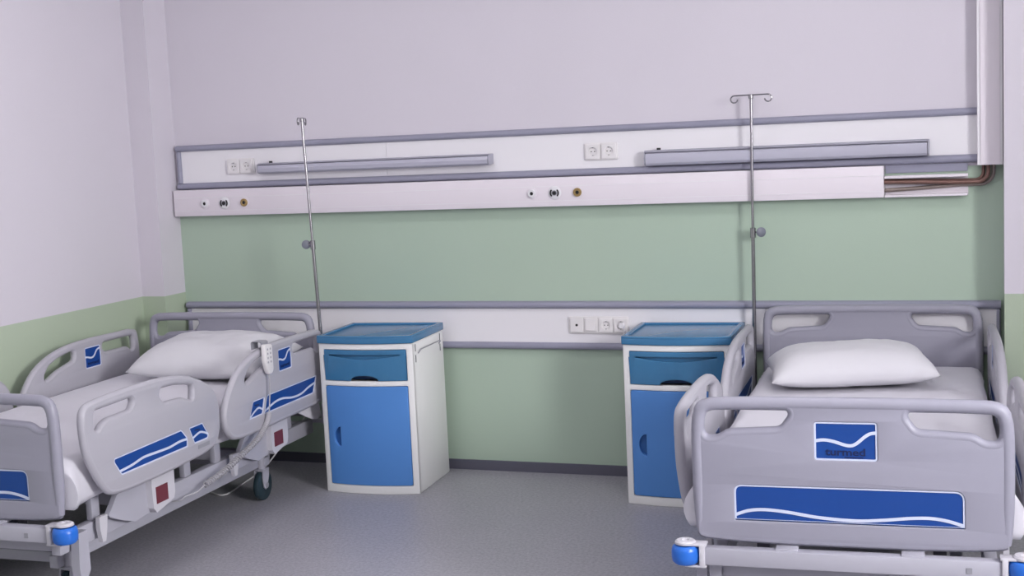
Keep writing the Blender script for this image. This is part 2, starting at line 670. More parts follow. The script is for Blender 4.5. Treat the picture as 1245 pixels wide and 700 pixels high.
t = thing('socket_strip', 'white four-gang wall plate with aerial outlet, switch and two sockets above cabinet', 'socket',
          (2.41, -.014, .727))
backplate(t, 2.252, 2.564, .727, .815, -.0185)
me = remap(plate(rounded([(2.262, .735), (2.330, .735), (2.330, .808), (2.262, .808)], .006, 3), [], .010, .002),
           lambda a, c, d: (a, -.0245 - d, c))
k = link('aerial_outlet', me, 'cream', t)
MB().cyl((2.297, -.0285, .772), (2.297, -.031, .772), .0065, 12).build('aerial_jack', 'black', k)
me = remap(plate(rounded([(2.336, .735), (2.404, .735), (2.404, .808), (2.336, .808)], .006, 3), [], .008, .002),
           lambda a, c, d: (a, -.0235 - d, c))
k = link('switch_plate', me, 'cream', t)
b = MB().prism([(.744, -.0275), (.802, -.0275), (.802, -.030), (.746, -.037)], lambda a, c, q: (q, c, a), 2.345, 2.397)
b.bevel_all(.0015).build('rocker', 'cream', k)
for c in (2.448, 2.525):
    socket_unit(t, c, .771, -.0245, half=.0360)
shift(t)

# plug and its lead, going down behind the cabinet
pg = thing('plugged_lead', 'small white plug with a thin lead hanging behind the right cabinet', 'plug', (2.525, -.024, .771))
b = MB().lathe((2.531, -.022, .771), (0, -1, 0), [(.016, 0), (.016, .012), (.012, .022), (0, .022)], 16)
b.build('plug_body', 'whiteplast', pg)
pth = smooth_line([(2.531, -.040, .764), (2.545, -.046, .735), (2.553, -.042, .70), (2.556, -.040, .60), (2.60, -.025, .3), (2.62, -.02, .02)], 6)
MB().tube(pth, .003, 8).build('lead', 'cord', pg)
shift(pg)


def gas_outlet(x, z, kind, label):
    t = thing('gas_outlet', label, 'gas outlet', (x, -.069, z), group='gas outlets on the trunking')
    y = -.0005
    if kind == 0:
        MB().lathe((0, y, 0), (0, -1, 0), [(.030, 0), (.030, .002), (.026, .004), (0, .004)], 28).build('cover_ring', 'trunk', t)
        MB().lathe((0, y - .004, 0), (0, -1, 0), [(.021, 0), (.021, .004), (.018, .007), (.009, .007), (.009, .002), (0, .002)], 24).build('collar', 'whiteplast', t)
        MB().cyl((0, y - .0062, 0), (0, y - .0085, 0), .0088, 18).build('probe_hole', 'black', t)
    elif kind == 1:
        MB().lathe((0, y, 0), (0, -1, 0), [(.033, 0), (.033, .003), (.029, .006), (0, .006)], 28).build('cover_ring', 'whiteplast', t)
        MB().cyl((0, y - .006, 0), (0, y - .011, 0), .0095, 18).build('probe_hole', 'black', t)
        MB().lathe((0, y - .006, 0), (0, -1, 0), [(.013, 0), (.013, .003), (.0098, .003), (.0098, 0)], 20).build('collar', 'grey', t)
        for s in (-1, 1):
            pts = []
            for j in range(9):
                a = math.radians(-48 + 96 * j / 8)
                pts.append((s * .024 * math.cos(a), .024 * math.sin(a)))
            for j in range(9):
                a = math.radians(48 - 96 * j / 8)
                pts.append((s * .0165 * math.cos(a), .0185 * math.sin(a)))
            MB().prism(pts, lambda a, c, q: (a, q, c), y - .0062, y - .0095).build('release_wing', 'black', t, smooth=False)
    else:
        MB().lathe((0, y, 0), (0, -1, 0), [(.030, 0), (.030, .002), (.026, .003), (0, .003)], 28).build('cover_ring', 'trunk', t)
        MB().lathe((0, y - .003, 0), (0, -1, 0), [(.0215, 0), (.0215, .005), (.019, .008), (.012, .008), (.009, .004), (0, .004)], 24).build('collar', 'brass', t)
        MB().cyl((0, y - .0072, 0), (0, y - .0088, 0), .0085, 18).build('probe_hole', 'black', t)
        for s in (-1, 1):
            MB().cyl((s * .0155, y - .0112, 0), (s * .0155, y - .0118, 0), .0016, 8).build('screw', 'black', t)
    return t


for xs, side in (((.214, .336, .460), 'beside the left bed'), ((2.105, 2.224, 2.342), 'between the two beds')):
    gas_outlet(xs[0], 1.4385, 0, 'white ringed gas outlet with a black hole, on the trunking ' + side)
    gas_outlet(xs[1], 1.4385, 1, 'white gas outlet with two black wings, on the trunking ' + side)
    gas_outlet(xs[2], 1.4385, 2, 'brass coloured gas outlet, on the trunking ' + side)


# ------------------------------------------------------------------ hospital bed
BW, BL = .9844, 2.064
HX, HY = BW / 2, BL / 2


def L3(u, v, z):
    """bed coordinates (u across, v from head, z up) to the bed's own frame"""
    return Vector((u - HX, HY - v, z))


SLOT = [(.043, .822), (.308, .822), (.310, .806), (.284, .770), (.119, .760), (.084, .738), (.052, .737), (.043, .757)]


def end_board(parent, name, v, top, bottom, labels):
    dz = top - .866
    bt = bottom
    outl = [(0.003, bt + .036), (.016, bt + .016), (.048, bt + .008), (.20, bt), (.492, bt - .002), (.784, bt), (.936, bt + .008),
            (.968, bt + .016), (.981, bt + .036), (BW, .60), (BW, top - .085), (BW - .012, top - .038), (BW - .036, top - .012),
            (BW - .085, top), (.085, top), (.036, top - .012), (.012, top - .038), (0, top - .085), (0, .60)]
    outl = chaikin(outl, 2)
    s1 = rounded([(a, z + dz) for a, z in SLOT], .014, 4)
    s2 = [(BW - a, z) for a, z in s1]
    holes = [s1, s2]
    sq = rounded([(.391, .667), (.582, .667), (.582, .789), (.391, .789)], .010, 4)
    bd = rounded([(.136, .462), (.838, .462), (.838, .579), (.136, .579)], [.004, .004, .030, .026], 6)
    if labels:
        holes += [sq, bd]
    R1, R2 = .0215, .0180
    hs = [rim_inset(h, -.010) for h in (s1, s2)]
    me = plate(rim_inset(outl, .012), hs + holes[2:], .034, .004, 2)
    b = MB().add_mesh(me)
    # full round outer edge, thicker round the top and the sides
    ins = rim_inset(outl, R1)
    rr = [.0172 + (R1 - .0172) * max(0, min(1, (z - bt - .06) / .1)) for a, z in ins]
    b.tube([(p[0], p[1], 0) for p in ins], rr, 12, closed=True)
    for s_ in (s1, s2):
        b.tube([(p[0], p[1], 0) for p in rim_inset(s_, -.0172)], R2, 10, closed=True)
    me2 = bpy.data.meshes.new('b')
    bmesh.ops.recalc_face_normals(b.bm, faces=b.bm.faces)
    b.bm.to_mesh(me2)
    b.bm.free()
    remap(me2, lambda a, c, d: L3(a, v - d, c))
    bm = bmesh.new()
    bm.from_mesh(me2)
    bmesh.ops.recalc_face_normals(bm, faces=bm.faces)
    bm.to_mesh(me2)
    bm.free()
    o = link(name, me2, 'board', parent, angle=55)
    if labels:
        f = lambda a, c, d: L3(a, v + .004 - d, c)
        g = lambda a, c, d: L3(a, v + .0135 - d, c)
        link('label_plate', remap(plate(sq, [], .014, .001, 0), f), 'blue', o)
        link('label_plate', remap(plate(bd, [], .014, .001, 0), f), 'blue', o)
        for p_ in (sq, bd):
            link('label_border', remap(plate(p_, [rim_inset(p_, .005)], .004, 0, 0), lambda a, c, d: L3(a, v + .0115 - d, c)), 'stripe', o)
        wv = ribbon([(.392, .728), (.42, .7315), (.45, .727), (.491, .715), (.515, .719), (.545, .744), (.562, .754), (.582, .757)], .010)
        link('wave_stripe', remap(plate(wv, [], .003, .0, 0), lambda a, c, d: L3(a, v + .0113 - d, c)), 'stripe', o)
        wv = ribbon([(.137, .479), (.180, .494), (.231, .499), (.30, .494), (.40, .480), (.512, .474), (.60, .480), (.68, .489), (.74, .491), (.79, .484), (.838, .470)], .010)
        link('wave_stripe', remap(plate(wv, [], .003, .0, 0), lambda a, c, d: L3(a, v + .0113 - d, c)), 'stripe', o)
        tm = text_mesh('turmed', .042, .0008, .0007)
        link('lettering', remap(tm, lambda a, c, d: L3(.486 + a * .98, v + .0118 + d, .683 + c * .78)), 'navy', o, smooth=False)
        MB().box(*sum(((min(p, q), max(p, q)) for p, q in zip(L3(.482, v + .0112, .6755), L3(.540, v + .0125, .6785))), ())).build('lettering_underline', 'navy', o, smooth=False)
    return o


HEADR = [(.050, .62), (.050, .775), (.075, .808), (.275, .811), (.44, .815), (.56, .813), (.669, .806), (.785, .783), (.898, .738), (.985, .655),
         (1.032, .575), (1.030, .50), (.985, .445), (.915, .428), (.70, .424), (.40, .428), (.14, .430), (.075, .437), (.052, .48)]
FOOTR = [(2.016, .700), (2.018, .755), (2.004, .798), (1.965, .818), (1.714, .826), (1.5, .822), (1.38, .811), (1.28, .788), (1.157, .741), (1.090, .690),
         (1.064, .615), (1.066, .52), (1.100, .465), (1.158, .438), (1.30, .430), (1.476, .425), (1.70, .424), (1.85, .430), (1.905, .452), (1.965, .54), (2.006, .62)]


def side_rail(parent, side, kind):
    s = -1 if side == 0 else 1
    uc = -.050 if side == 0 else BW + .050
    if kind == 'head':
        out = chaikin(HEADR, 2)
        slots = [rounded([(.835, .690), (.800, .728), (.72, .757), (.615, .773), (.600, .765), (.605, .728), (.64, .720), (.74, .698), (.815, .668), (.835, .672)], .014, 3),
                 rounded([(.365, .775), (.115, .776), (.103, .755), (.106, .706), (.125, .700), (.155, .724), (.345, .727), (.372, .748)], .012, 3)]
        sq = rounded([(.390, .665), (.520, .665), (.520, .772), (.390, .772)], .012, 4)
        small = rounded([(.700, .500), (.825, .500), (.780, .577), (.672, .577)], .010, 3)
        band = rounded([(.185, .496), (.688, .496), (.645, .580), (.142, .580)], .010, 3)
        waves = [(sq, [(.390, .757), (.42, .748), (.445, .722), (.470, .716), (.50, .723), (.520, .724)], .009),
                 (small, [(.690, .520), (.73, .536), (.77, .526), (.812, .506)], .009),
                 (band, [(.165, .545), (.23, .536), (.31, .519), (.40, .519), (.50, .534), (.58, .531), (.683, .507)], .010)]
        plates = [sq, small, band]
        but = (.745, .556)
        txt = (.455, .682)
    else:
        out = chaikin(FOOTR, 2)
        slots = [rounded([(1.940, .776), (1.700, .780), (1.690, .765), (1.712, .738), (1.860, .735), (1.900, .722), (1.925, .700), (1.942, .705)], .014, 3),
                 rounded([(1.500, .776), (1.40, .772), (1.275, .752), (1.265, .735), (1.272, .690), (1.290, .690), (1.35, .712), (1.480, .718), (1.510, .745)], .012, 3)]
        sq = None
        small = rounded([(1.178, .498), (1.284, .498), (1.320, .574), (1.212, .574), (1.170, .515)], .008, 3)
        band = rounded([(1.336, .498), (1.803, .498), (1.846, .558), (1.842, .573), (1.374, .579), (1.333, .537)], .010, 3)
        waves = [(small, [(1.175, .517), (1.205, .530), (1.24, .537), (1.293, .524)], .009),
                 (band, [(1.336, .531), (1.39, .533), (1.47, .527), (1.56, .529), (1.65, .531), (1.73, .520), (1.825, .514)], .010)]
        plates = [small, band]
        but = (1.255, .556)
        txt = None
    f = lambda a, c, d: L3(uc + s * d, a, c)

    def place(me):
        remap(me, f)
        bm = bmesh.new()
        bm.from_mesh(me)
        bmesh.ops.recalc_face_normals(bm, faces=bm.faces)
        bm.to_mesh(me)
        bm.free()
        return me
    b = MB().add_mesh(plate(rim_inset(out, .010), [rim_inset(q, -.010) for q in slots] + plates, .034, .003, 2))
    for s_ in slots:
        b.tube([(p[0], p[1], 0) for p in rim_inset(s_, -.0172)], .0175, 10, closed=True)
    b.tube([(p[0], p[1], 0) for p in rim_inset(out, .0175)], .0178, 10, closed=True)
    me = bpy.data.meshes.new('r')
    b.bm.to_mesh(me)
    b.bm.free()
    o = link(kind + '_side_rail', place(me), 'shell', parent, angle=60)
    for p in plates:
        link('label_plate', place(plate(p, [], .026, .001, 0)), 'blue', o)
        link('label_border', place(plate(p, [rim_inset(p, .005)], .029, 0, 0)), 'stripe', o)
    for p, pts, wd in waves:
        link('wave_stripe', place(plate(ribbon(pts, wd), [], .028, 0, 0)), 'stripe', o)
    if txt:
        for sgn in (-1, 1):
            tm = text_mesh('turmed', .030, .0006)
            # text reads correctly on each face: mirror along v as the face flips
            dirv = -1 if sgn * s > 0 else 1
            link('lettering', place(remap(tm, lambda a, c, d: (txt[0] + dirv * a, txt[1] + c * .8, sgn * (.0138) + d))), 'navy', o, smooth=False)
    bt_ = MB().tube([(but[0] - .018, but[1] - .006, 0), (but[0] + .018, but[1] - .002, 0)], .007, 10)
    me = bpy.data.meshes.new('r')
    for v_ in bt_.bm.verts:
        v_.co.z = v_.co.z * 2.2
    bt_.bm.to_mesh(me)
    bt_.bm.free()
    link('release_latch', place(me), 'navy', o)
    if kind == 'foot':
        link('rating_tag', place(remap(plate([(1.172, .470), (1.262, .470), (1.262, .486), (1.172, .486)], [], .001, 0, 0), lambda a, c, d: (a, c, .0176 + d))), 'grey', o)
    return o


def rim_inset(p, d):
    p = ccw(p)
    n = len(p)
    out = []
    for i in range(n):
        a, c = Vector(p[i - 1]).to_2d(), Vector(p[(i + 1) % n]).to_2d()
        t = (c - a).normalized()
        out.append((p[i][0] - t.y * d, p[i][1] + t.x * d))
    return out


def lbox(u0, u1, v0, v1, z0_, z1_, bev=.004):
    a, c = L3(u0, v0, z0_), L3(u1, v1, z1_)
    return MB().box(min(a.x, c.x), max(a.x, c.x), min(a.y, c.y), max(a.y, c.y), z0_, z1_, bev=bev)


def make_bed(label):
    t = thing('hospital_bed', label, 'bed', group='hospital beds')
    end_board(t, 'headboard', 0.0, .882, .40, False)
    end_board(t, 'footboard', BL, .866, .379, True)
    for sd in (0, 1):
        for kd in ('head', 'foot'):
            side_rail(t, sd, kd)
    # mattress platform in four sections
    for a, c in ((.045, .80), (.81, 1.04), (1.05, 1.42), (1.43, 2.02)):
        lbox(.035, BW - .035, a, c, .432, .462).build('platform_section', 'frame', t)
    # upper frame
    for uu in (.045, BW - .085):
        lbox(uu, uu + .04, .0, 2.06, .252, .325).build('side_beam', 'frame', t)
    for vv in (.02, .62, 1.40, 2.00):
        lbox(.085, BW - .085, vv, vv + .045, .262, .315).build('cross_beam', 'frame', t)
    # brackets that carry the platform
    for vv in (.22, .90, 1.15, 1.80):
        for uu in (.05, BW - .078):
            lbox(uu, uu + .028, vv, vv + .05, .325, .432).build('platform_bracket', 'frame', t)
    # boards are held by uprights
    for vv in (.0195, BL - .0275):
        for uu in (.20, BW - .24):
            lbox(uu, uu + .04, vv, vv + .008, .30, .43, .002).build('board_upright', 'darkframe', t)
    # foot bumper beam with two blue rollers
    lbox(.035, BW - .035, BL + .018, BL + .062, .322, .378).build('bumper_beam', 'frame', t)
    for uu in (.3, BW - .3):
        lbox(uu - .035, uu + .035, BL - .02, BL + .05, .372, .384).build('beam_pad', 'frame', t)
    for uu, s in ((-.022, -1), (BW + .022, 1)):
        b = MB()
        c = L3(uu, BL + .045, 0)
        b.lathe((c.x, c.y, .388), (0, 0, 1), [(.0, 0), (.034, 0), (.034, .006), (.028, .011), (.012, .011), (.011, .006), (0, .006)], 24)
        arm = L3(uu - s * .07, BL + .040, 0)
        b.box(min(c.x, arm.x), max(c.x, arm.x), c.y - .024, c.y + .024, .384, .392, bev=.003)
        b.box(min(c.x, arm.x), max(c.x, arm.x), c.y - .024, c.y + .024, .314, .321, bev=.003)
        k = L3(uu - s * .056, BL + .040, 0)
        b.box(k.x - .009, k.x + .009, c.y - .025, c.y + .025, .316, .390, bev=.003)
        b.build('bumper_bracket', 'cap', t)
        b = MB().lathe((c.x, c.y, .323), (0, 0, 1), [(.0, 0), (.036, 0), (.044, .008), (.046, .022), (.046, .040), (.043, .054), (.036, .060), (0, .060)], 28)
        b.build('bumper_roller', 'bumper', t)
    lbox(BW - .145, BW - .128, BL + .0615, BL + .064, .338, .356, 0).build('warning_label', 'grey', t)
    # base with lifting arms and castors
    for uu in (.14, BW - .18):
        lbox(uu, uu + .04, .30, 1.96, .165, .215).build('base_beam', 'frame', t)
    for vv in (.36, 1.86):
        lbox(.11, BW - .11, vv, vv + .05, .17, .212).build('base_cross_beam', 'frame', t)
    for vv, dv in ((.72, -.10), (1.32, .10)):
        for uu in (.20, BW - .23):
            b = MB().prism([(vv - .03, .20), (vv + .03, .20), (vv + dv + .03, .30), (vv + dv - .03, .30)], lambda a, c, q: L3(q, a, c), uu, uu + .03)
            b.build('lift_arm', 'darkframe', t)
    b = MB()
    b.cyl(L3(.49, .75, .24), L3(.49, 1.25, .27), .035, 16)
    b.build('lift_motor', 'black', t)
    for uu in (.135, BW - .135):
        for vv in (.40, 1.90):
            c = L3(uu, vv, 0)
            b = MB()
            b.cyl((c.x, c.y, .135), (c.x, c.y, .22), .022, 16)
            for s in (-1, 1):
                b.prism([(-.028, .150), (.028, .150), (.034, .120), (.026, .070), (.012, .058), (-.004, .070), (-.026, .120)],
                        lambda a, q, d: (c.x + d, c.y - a, q), s * .020, s * .026)
            b.box(c.x - .026, c.x + .026, c.y - .030, c.y + .030, .150, .160, bev=.002)
            fk = b.build('castor_fork', 'frame', t)
            b = MB().lathe((c.x - .016, c.y + .002, .0752), (1, 0, 0), [(.0, 0), (.062, 0), (.072, .004), (.075, .010), (.075, .022), (.072, .028), (.062, .032), (0, .032)], 28)
            b.build('castor_wheel', 'rubber', fk)
            b = MB().cyl((c.x - .0275, c.y + .002, .0752), (c.x + .0275, c.y + .002, .0752), .014, 14)
            b.build('axle_cap', 'grey', fk)
    # foot pedal post under the bumper corner
    for uu in (-.005, BW - .035):
        b = MB().prism([(1.955, .325), (2.005, .325), (2.015, .20), (2.010, .15), (2.000, .07), (1.965, .07), (1.972, .14), (1.950, .17), (1.950, .25)],
                       lambda a, c, q: L3(q, a, c), uu, uu + .035)
        b.bevel_all(.003).build('stand_post', 'frame', t)
        lbox(min(uu, .12) if uu < .5 else BW - .12, uu + .034 if uu > .5 else .12, 1.955, 1.99, .255, .29).build('post_arm', 'frame', t)
    # side rail mountings with a red tilt gauge
    for sd in (0, 1):
        s = -1 if sd == 0 else 1
        base = 0 if sd == 0 else BW
        for v0, v1 in ((.39, .55), (1.385, 1.545)):
            prof = [(v0, .418), (v1, .418), (v1 + .005, .385), (v1 + .0, .29), (v1 - .02, .268), (v1 - .075, .278), (v0 + .01, .295), (v0, .32)]
            b = MB().prism(prof, lambda a, c, q: L3(base + s * q, a, c), -.035, .020)
            rm = b.bevel_all(.006).build('rail_mounting', 'cap', t)
            b = MB().prism([(v0 + .055, .303), (v1 - .022, .303), (v1 - .022, .372), (v0 + .055, .372)], lambda a, c, q: L3(base + s * q, a, c), .0195, .0225)
            b.build('tilt_gauge', 'red', rm, smooth=False)
            prof = [(v1 - .02, .41), (v1 + .12, .42), (v1 + .20, .40), (v1 + .26, .335), (v1 + .25, .325), (v1 + .17, .29), (v1 + .09, .262), (v1 - .01, .272)]
            b = MB().prism(prof, lambda a, c, q: L3(base + s * q, a, c), -.030, -.008)
            b.bevel_all(.004).build('link_plate', 'frame', rm)
            w0 = v1 + .27
            b = MB().prism([(w0, .345), (w0 + .05, .345), (w0 + .052, .30), (w0 + .040, .245), (w0 + .020, .245), (w0 + .008, .29)], lambda a, c, q: L3(base + s * q, a, c), -.025, -.006)
            b.bevel_all(.003).build('hook_tab', 'cap', rm)
    # sockets for the drip stand
    for uu in (-.036, BW + .022):
        c = L3(uu, -.012, 0)
        b = MB().lathe((c.x, c.y, .30), (0, 0, 1), [(.0, 0), (.018, 0), (.018, .10), (.0125, .10), (.0125, .004), (0, .004)], 18)
        i = L3(.06 if uu < .5 else BW - .06, -.012, 0)
        b.box(min(c.x, i.x), max(c.x, i.x), c.y - .012, c.y + .012, .303, .322)
        b.build('pole_socket', 'frame', t)
    return t


BEDS = ((.0069, -.3704, .0256), (3.2355, -.0984, .0484))


def bed_place(k):
    x, y, a = BEDS[k]
    X = Vector((math.cos(a), math.sin(a), 0))
    Y = Vector((math.sin(a), -math.cos(a), 0))
    return Vector((x, y, 0)) + X * HX + Y * HY, a


bed0 = make_bed('grey hospital bed with a remote control clipped to its raised side rail')
p, a = bed_place(0)
bed0.location, bed0.rotation_euler = p, (0, 0, a)
bed1 = copy_tree(bed0)
p, a = bed_place(1)
bed1.location, bed1.rotation_euler = p, (0, 0, a)
for o_ in bed1.children:
    if o_.name.startswith('head_side_rail') and o_.data.vertices[0].co.x > 0:
        o_.location.x = -.020                 # this rail stands closer to the headboard
bed1['label'] = 'grey hospital bed beside the copper pipes, its footboard with logo fully in view'


# ------------------------------------------------------------------ mattresses with sheets
def make_mattress(label):
    t = thing('mattress', label, 'mattress', group='mattresses on the hospital beds')
    lbox(.040, BW - .040, .050, 2.015, .465, .585, .03).build('mattress_core', 'sheet', t)
    # draped sheet
    bm = bmesh.new()
    nv, ns = 90, 56
    rows = []
    for i in range(nv + 1):
        v = .030 + (2.036 - .030) * i / nv
        row = []
        foot = max(0, min(1, (v - 1.72) / .32))
        foot = foot * foot * (3 - 2 * foot)
        head = max(0, min(1, (.30 - v) / .24))
        head = head * head * (3 - 2 * head)
        for j in range(ns + 1):
            q = j / ns
            # cross-section path length: down-left, top, down-right
            hang = .150 + .02 * math.sin(v * 9) * .5 + .085 * head + .01 * foot
            w_ = BW - .024
            tot = 2 * hang + w_
            sidx = q * tot
            if sidx < hang:
                dd = hang - sidx
                sg = -1
            elif sidx > hang + w_:
                dd = sidx - hang - w_
                sg = 1
            else:
                dd = 0
                sg = 0
            if sg == 0:
                u = .012 + (sidx - hang)
                z = .602
                e = min(u - .012, BW - .012 - u)
                if e < .04:
                    z -= .022 * (1 - e / .04) ** 2
                z += .0035 * noise.noise(Vector((u * 5, v * 3.2, 1.3))) + .002 * noise.noise(Vector((u * 13, v * 9, 4)))
                if v < .08:
                    z -= .018 * ((.08 - v) / .05) ** 2
                if v > 1.99:
                    z -= .018 * ((v - 1.99) / .046) ** 2
            else:
                fl = dd / hang
                z = .580 - dd
                bulge = -.004 + .008 * noise.noise(Vector((v * 7, dd * 4, sg))) * fl + foot * (.024 + .026 * max(0, min(1, (v - 1.99) / .03))) * math.sin(min(1, fl) * 2.5) + head * .036 * fl
                u = (.012 - bulge) if sg < 0 else (BW - .012 + bulge)
            row.append(bm.verts.new(L3(u, v, z)))
        rows.append(row)
    for i in range(nv):
        for j in range(ns):
            bm.faces.new((rows[i][j], rows[i][j + 1], rows[i + 1][j + 1], rows[i + 1][j]))
    bm.faces.new(rows[0])
    bm.faces.new(rows[-1][::-1])
    me = bpy.data.meshes.new('bed_sheet')
    bmesh.ops.recalc_face_normals(bm, faces=bm.faces)
    bm.to_mesh(me)
    bm.free()
    s = link('bed_sheet', me, 'sheet', t, angle=80)
    md = s.modifiers.new('cloth', 'SOLIDIFY')
    md.thickness = .003
    md.offset = 1
    return t


m0 = make_mattress('white sheeted mattress on the bed with the clipped remote control')
p, a = bed_place(0)
m0.location, m0.rotation_euler = p, (0, 0, a)
m1 = copy_tree(m0)
p, a = bed_place(1)
m1.location, m1.rotation_euler = p, (0, 0, a)
m1['label'] = 'white sheeted mattress on the bed with the logo footboard in view'


# ------------------------------------------------------------------ pillows
def pillow(k, u, v, z, sx, sy, hgt, rz, tilt, roll, seed, label):
    p, a = bed_place(k)
    X = Vector((math.cos(a), math.sin(a), 0))
    Y = Vector((math.sin(a), -math.cos(a), 0))
    o3 = Vector((BEDS[k][0], BEDS[k][1], 0)) + X * u + Y * v + Vector((0, 0, z))
    bm = bmesh.new()
    n, m_ = 44, 32
    grids = []
    for side in (1, -1):
        g = []
        for i in range(n + 1):
            row = []
            for j in range(m_ + 1):
                s, q = -1 + 2 * i / n, -1 + 2 * j / m_
                # pinched sides between pointed corners
                x = s * sx / 2 * (1 - .07 * (1 - q * q) * abs(s) ** 3 * 0 - .055 * (1 - abs(q)) * s * s)
                y = q * sy / 2 * (1 - .075 * (1 - abs(s)) * q * q)
                prof = max(0, (1 - abs(s) ** 4.2)) ** .58 * max(0, (1 - abs(q) ** 3.0)) ** .58
                wr = 1 + .07 * noise.noise(Vector((s * 2.2 + seed, q * 2.2, side))) + .04 * noise.noise(Vector((s * 6 + seed, q * 5, side * 2)))
                h = hgt * prof * wr * (.66 if side > 0 else .34)
                zz = side * h
                row.append(bm.verts.new((x, y, zz)))
            g.append(row)
        grids.append(g)
        for i in range(n):
            for j in range(m_):
                f = (g[i][j], g[i + 1][j], g[i + 1][j + 1], g[i][j + 1])
                bm.faces.new(f)
    bmesh.ops.remove_doubles(bm, verts=bm.verts, dist=.0006)
    bmesh.ops.recalc_face_normals(bm, faces=bm.faces)
    me = bpy.data.meshes.new('pillow')
    bm.to_mesh(me)
    bm.free()
    o = link('pillow', me, 'pillow', None, angle=120)
    o.location = o3
    o.rotation_euler = (tilt, roll, a + rz)
    return tag(o, label, 'pillow', 'pillows on the hospital beds')


pillow(0, .60, .34, .690, .72, .50, .190, 0.0, .10, 0.0, 3.0, 'plump white pillow leaning on the bed with the clipped remote control')
pillow(1, .420, .49, .672, .685, .46, .165, .17, .03, -.02, 8.0, 'plump white pillow on the bed with the logo footboard in view')


# ------------------------------------------------------------------ drip stands
def drip_stand(k, ub, ut, hook_rot, knob_dir, label):
    x, y, a = BEDS[k]
    X = Vector((math.cos(a), math.sin(a), 0))
    Y = Vector((math.sin(a), -math.cos(a), 0))
    o3 = Vector((x, y, 0)) + Y * (-.012)
    base = o3 + X * ub + Vector((0, 0, .306))
    top = o3 + X * ut + Vector((0, 0, 1.872))
    t = thing('drip_stand', label, 'drip stand', base, group='drip stands on the bed heads')
    d = top - base
    at = lambda z: d * ((z - .306) / (1.872 - .306))
    MB().cyl((0, 0, 0), at(1.225), .0092, 16).build('lower_tube', 'chrome', t)
    MB().lathe(at(1.20), d, [(.0095, 0), (.0135, .001), (.0135, .046), (.0095, .048)], 18).build('collar', 'chrome', t)
    MB().cyl(at(1.2495), at(1.862), .0068, 14).build('upper_tube', 'chrome', t)
    kd = Vector((math.cos(knob_dir), math.sin(knob_dir), 0))
    c = at(1.226)
    b = MB().cyl(c + kd * .012, c + kd * .026, .004, 10)
    b.build('knob_screw', 'chrome', t)
    # knob disc seen face-on
    nrm = Vector((kd.y, -kd.x, 0)) * .75 + kd * .5
    b = MB().lathe(c + kd * .038 - nrm.normalized() * .006, nrm, [(.0, 0), (.017, 0), (.023, .003), (.023, .010), (.017, .013), (0, .013)], 18)
    b.build('clamp_knob', 'knob', t)
    hd = Vector((math.cos(hook_rot), math.sin(hook_rot), 0))
    h = at(1.865)
    MB().lathe(at(1.846), d, [(.0, 0), (.011, .001), (.012, .010), (.010, .022), (0, .024)], 14).build('top_fitting', 'chrome', t)
    for s in (-1, 1):
        pth = [h, h + hd * s * .040, h + hd * s * .078]
        rr = .0165
        cc = h + hd * s * .080 + Vector((0, 0, -rr))
        for j in range(13):
            an = math.pi / 2 - j / 12 * math.radians(265)
            pth.append(cc + hd * s * rr * math.cos(an) + Vector((0, 0, rr * math.sin(an))))
        MB().tube(pth, .0034, 8).build('bag_hook', 'chrome', t)
    return t


drip_stand(0, 1.024, .978, math.radians(106), math.radians(180), 'thin chrome drip stand beside the cabinet that shows its white side')
drip_stand(1, -.044, -.028, math.radians(-4), math.radians(0), 'thin chrome drip stand with a wide double hook, on the bed near the copper pipes')


# ------------------------------------------------------------------ bedside cabinets
CW, CD, CH = .497, .439, .787
BOW = .034


def bow(x):
    return -BOW * (1 - (2 * x / CW - 1) ** 2)


def bowed(outline, holes, thick, yfront, m, name, parent, bev=.002):
    """plate in the x-z plane bent round the bowed front; yfront is the depth of its front face"""
    me = plate(outline, holes, thick, bev)
    bm = bmesh.new()
    bm.from_mesh(me)
    n = 16
    for i in range(1, n):
        bmesh.ops.bisect_plane(bm, geom=bm.verts[:] + bm.edges[:] + bm.faces[:], plane_co=(CW * i / n, 0, 0), plane_no=(1, 0, 0))
    for v in bm.verts:
        x, z, d = v.co
        v.co = Vector((x, bow(x) + yfront + thick / 2 - d, z))
    bmesh.ops.recalc_face_normals(bm, faces=bm.faces)
    bm.to_mesh(me)
    bm.free()
    return link(name, me, m, parent, angle=40)


def rect(x0, x1, z0_, z1_, r=.006):
    return rounded([(x0, z0_), (x1, z0_), (x1, z1_), (x0, z1_)], r, 3)


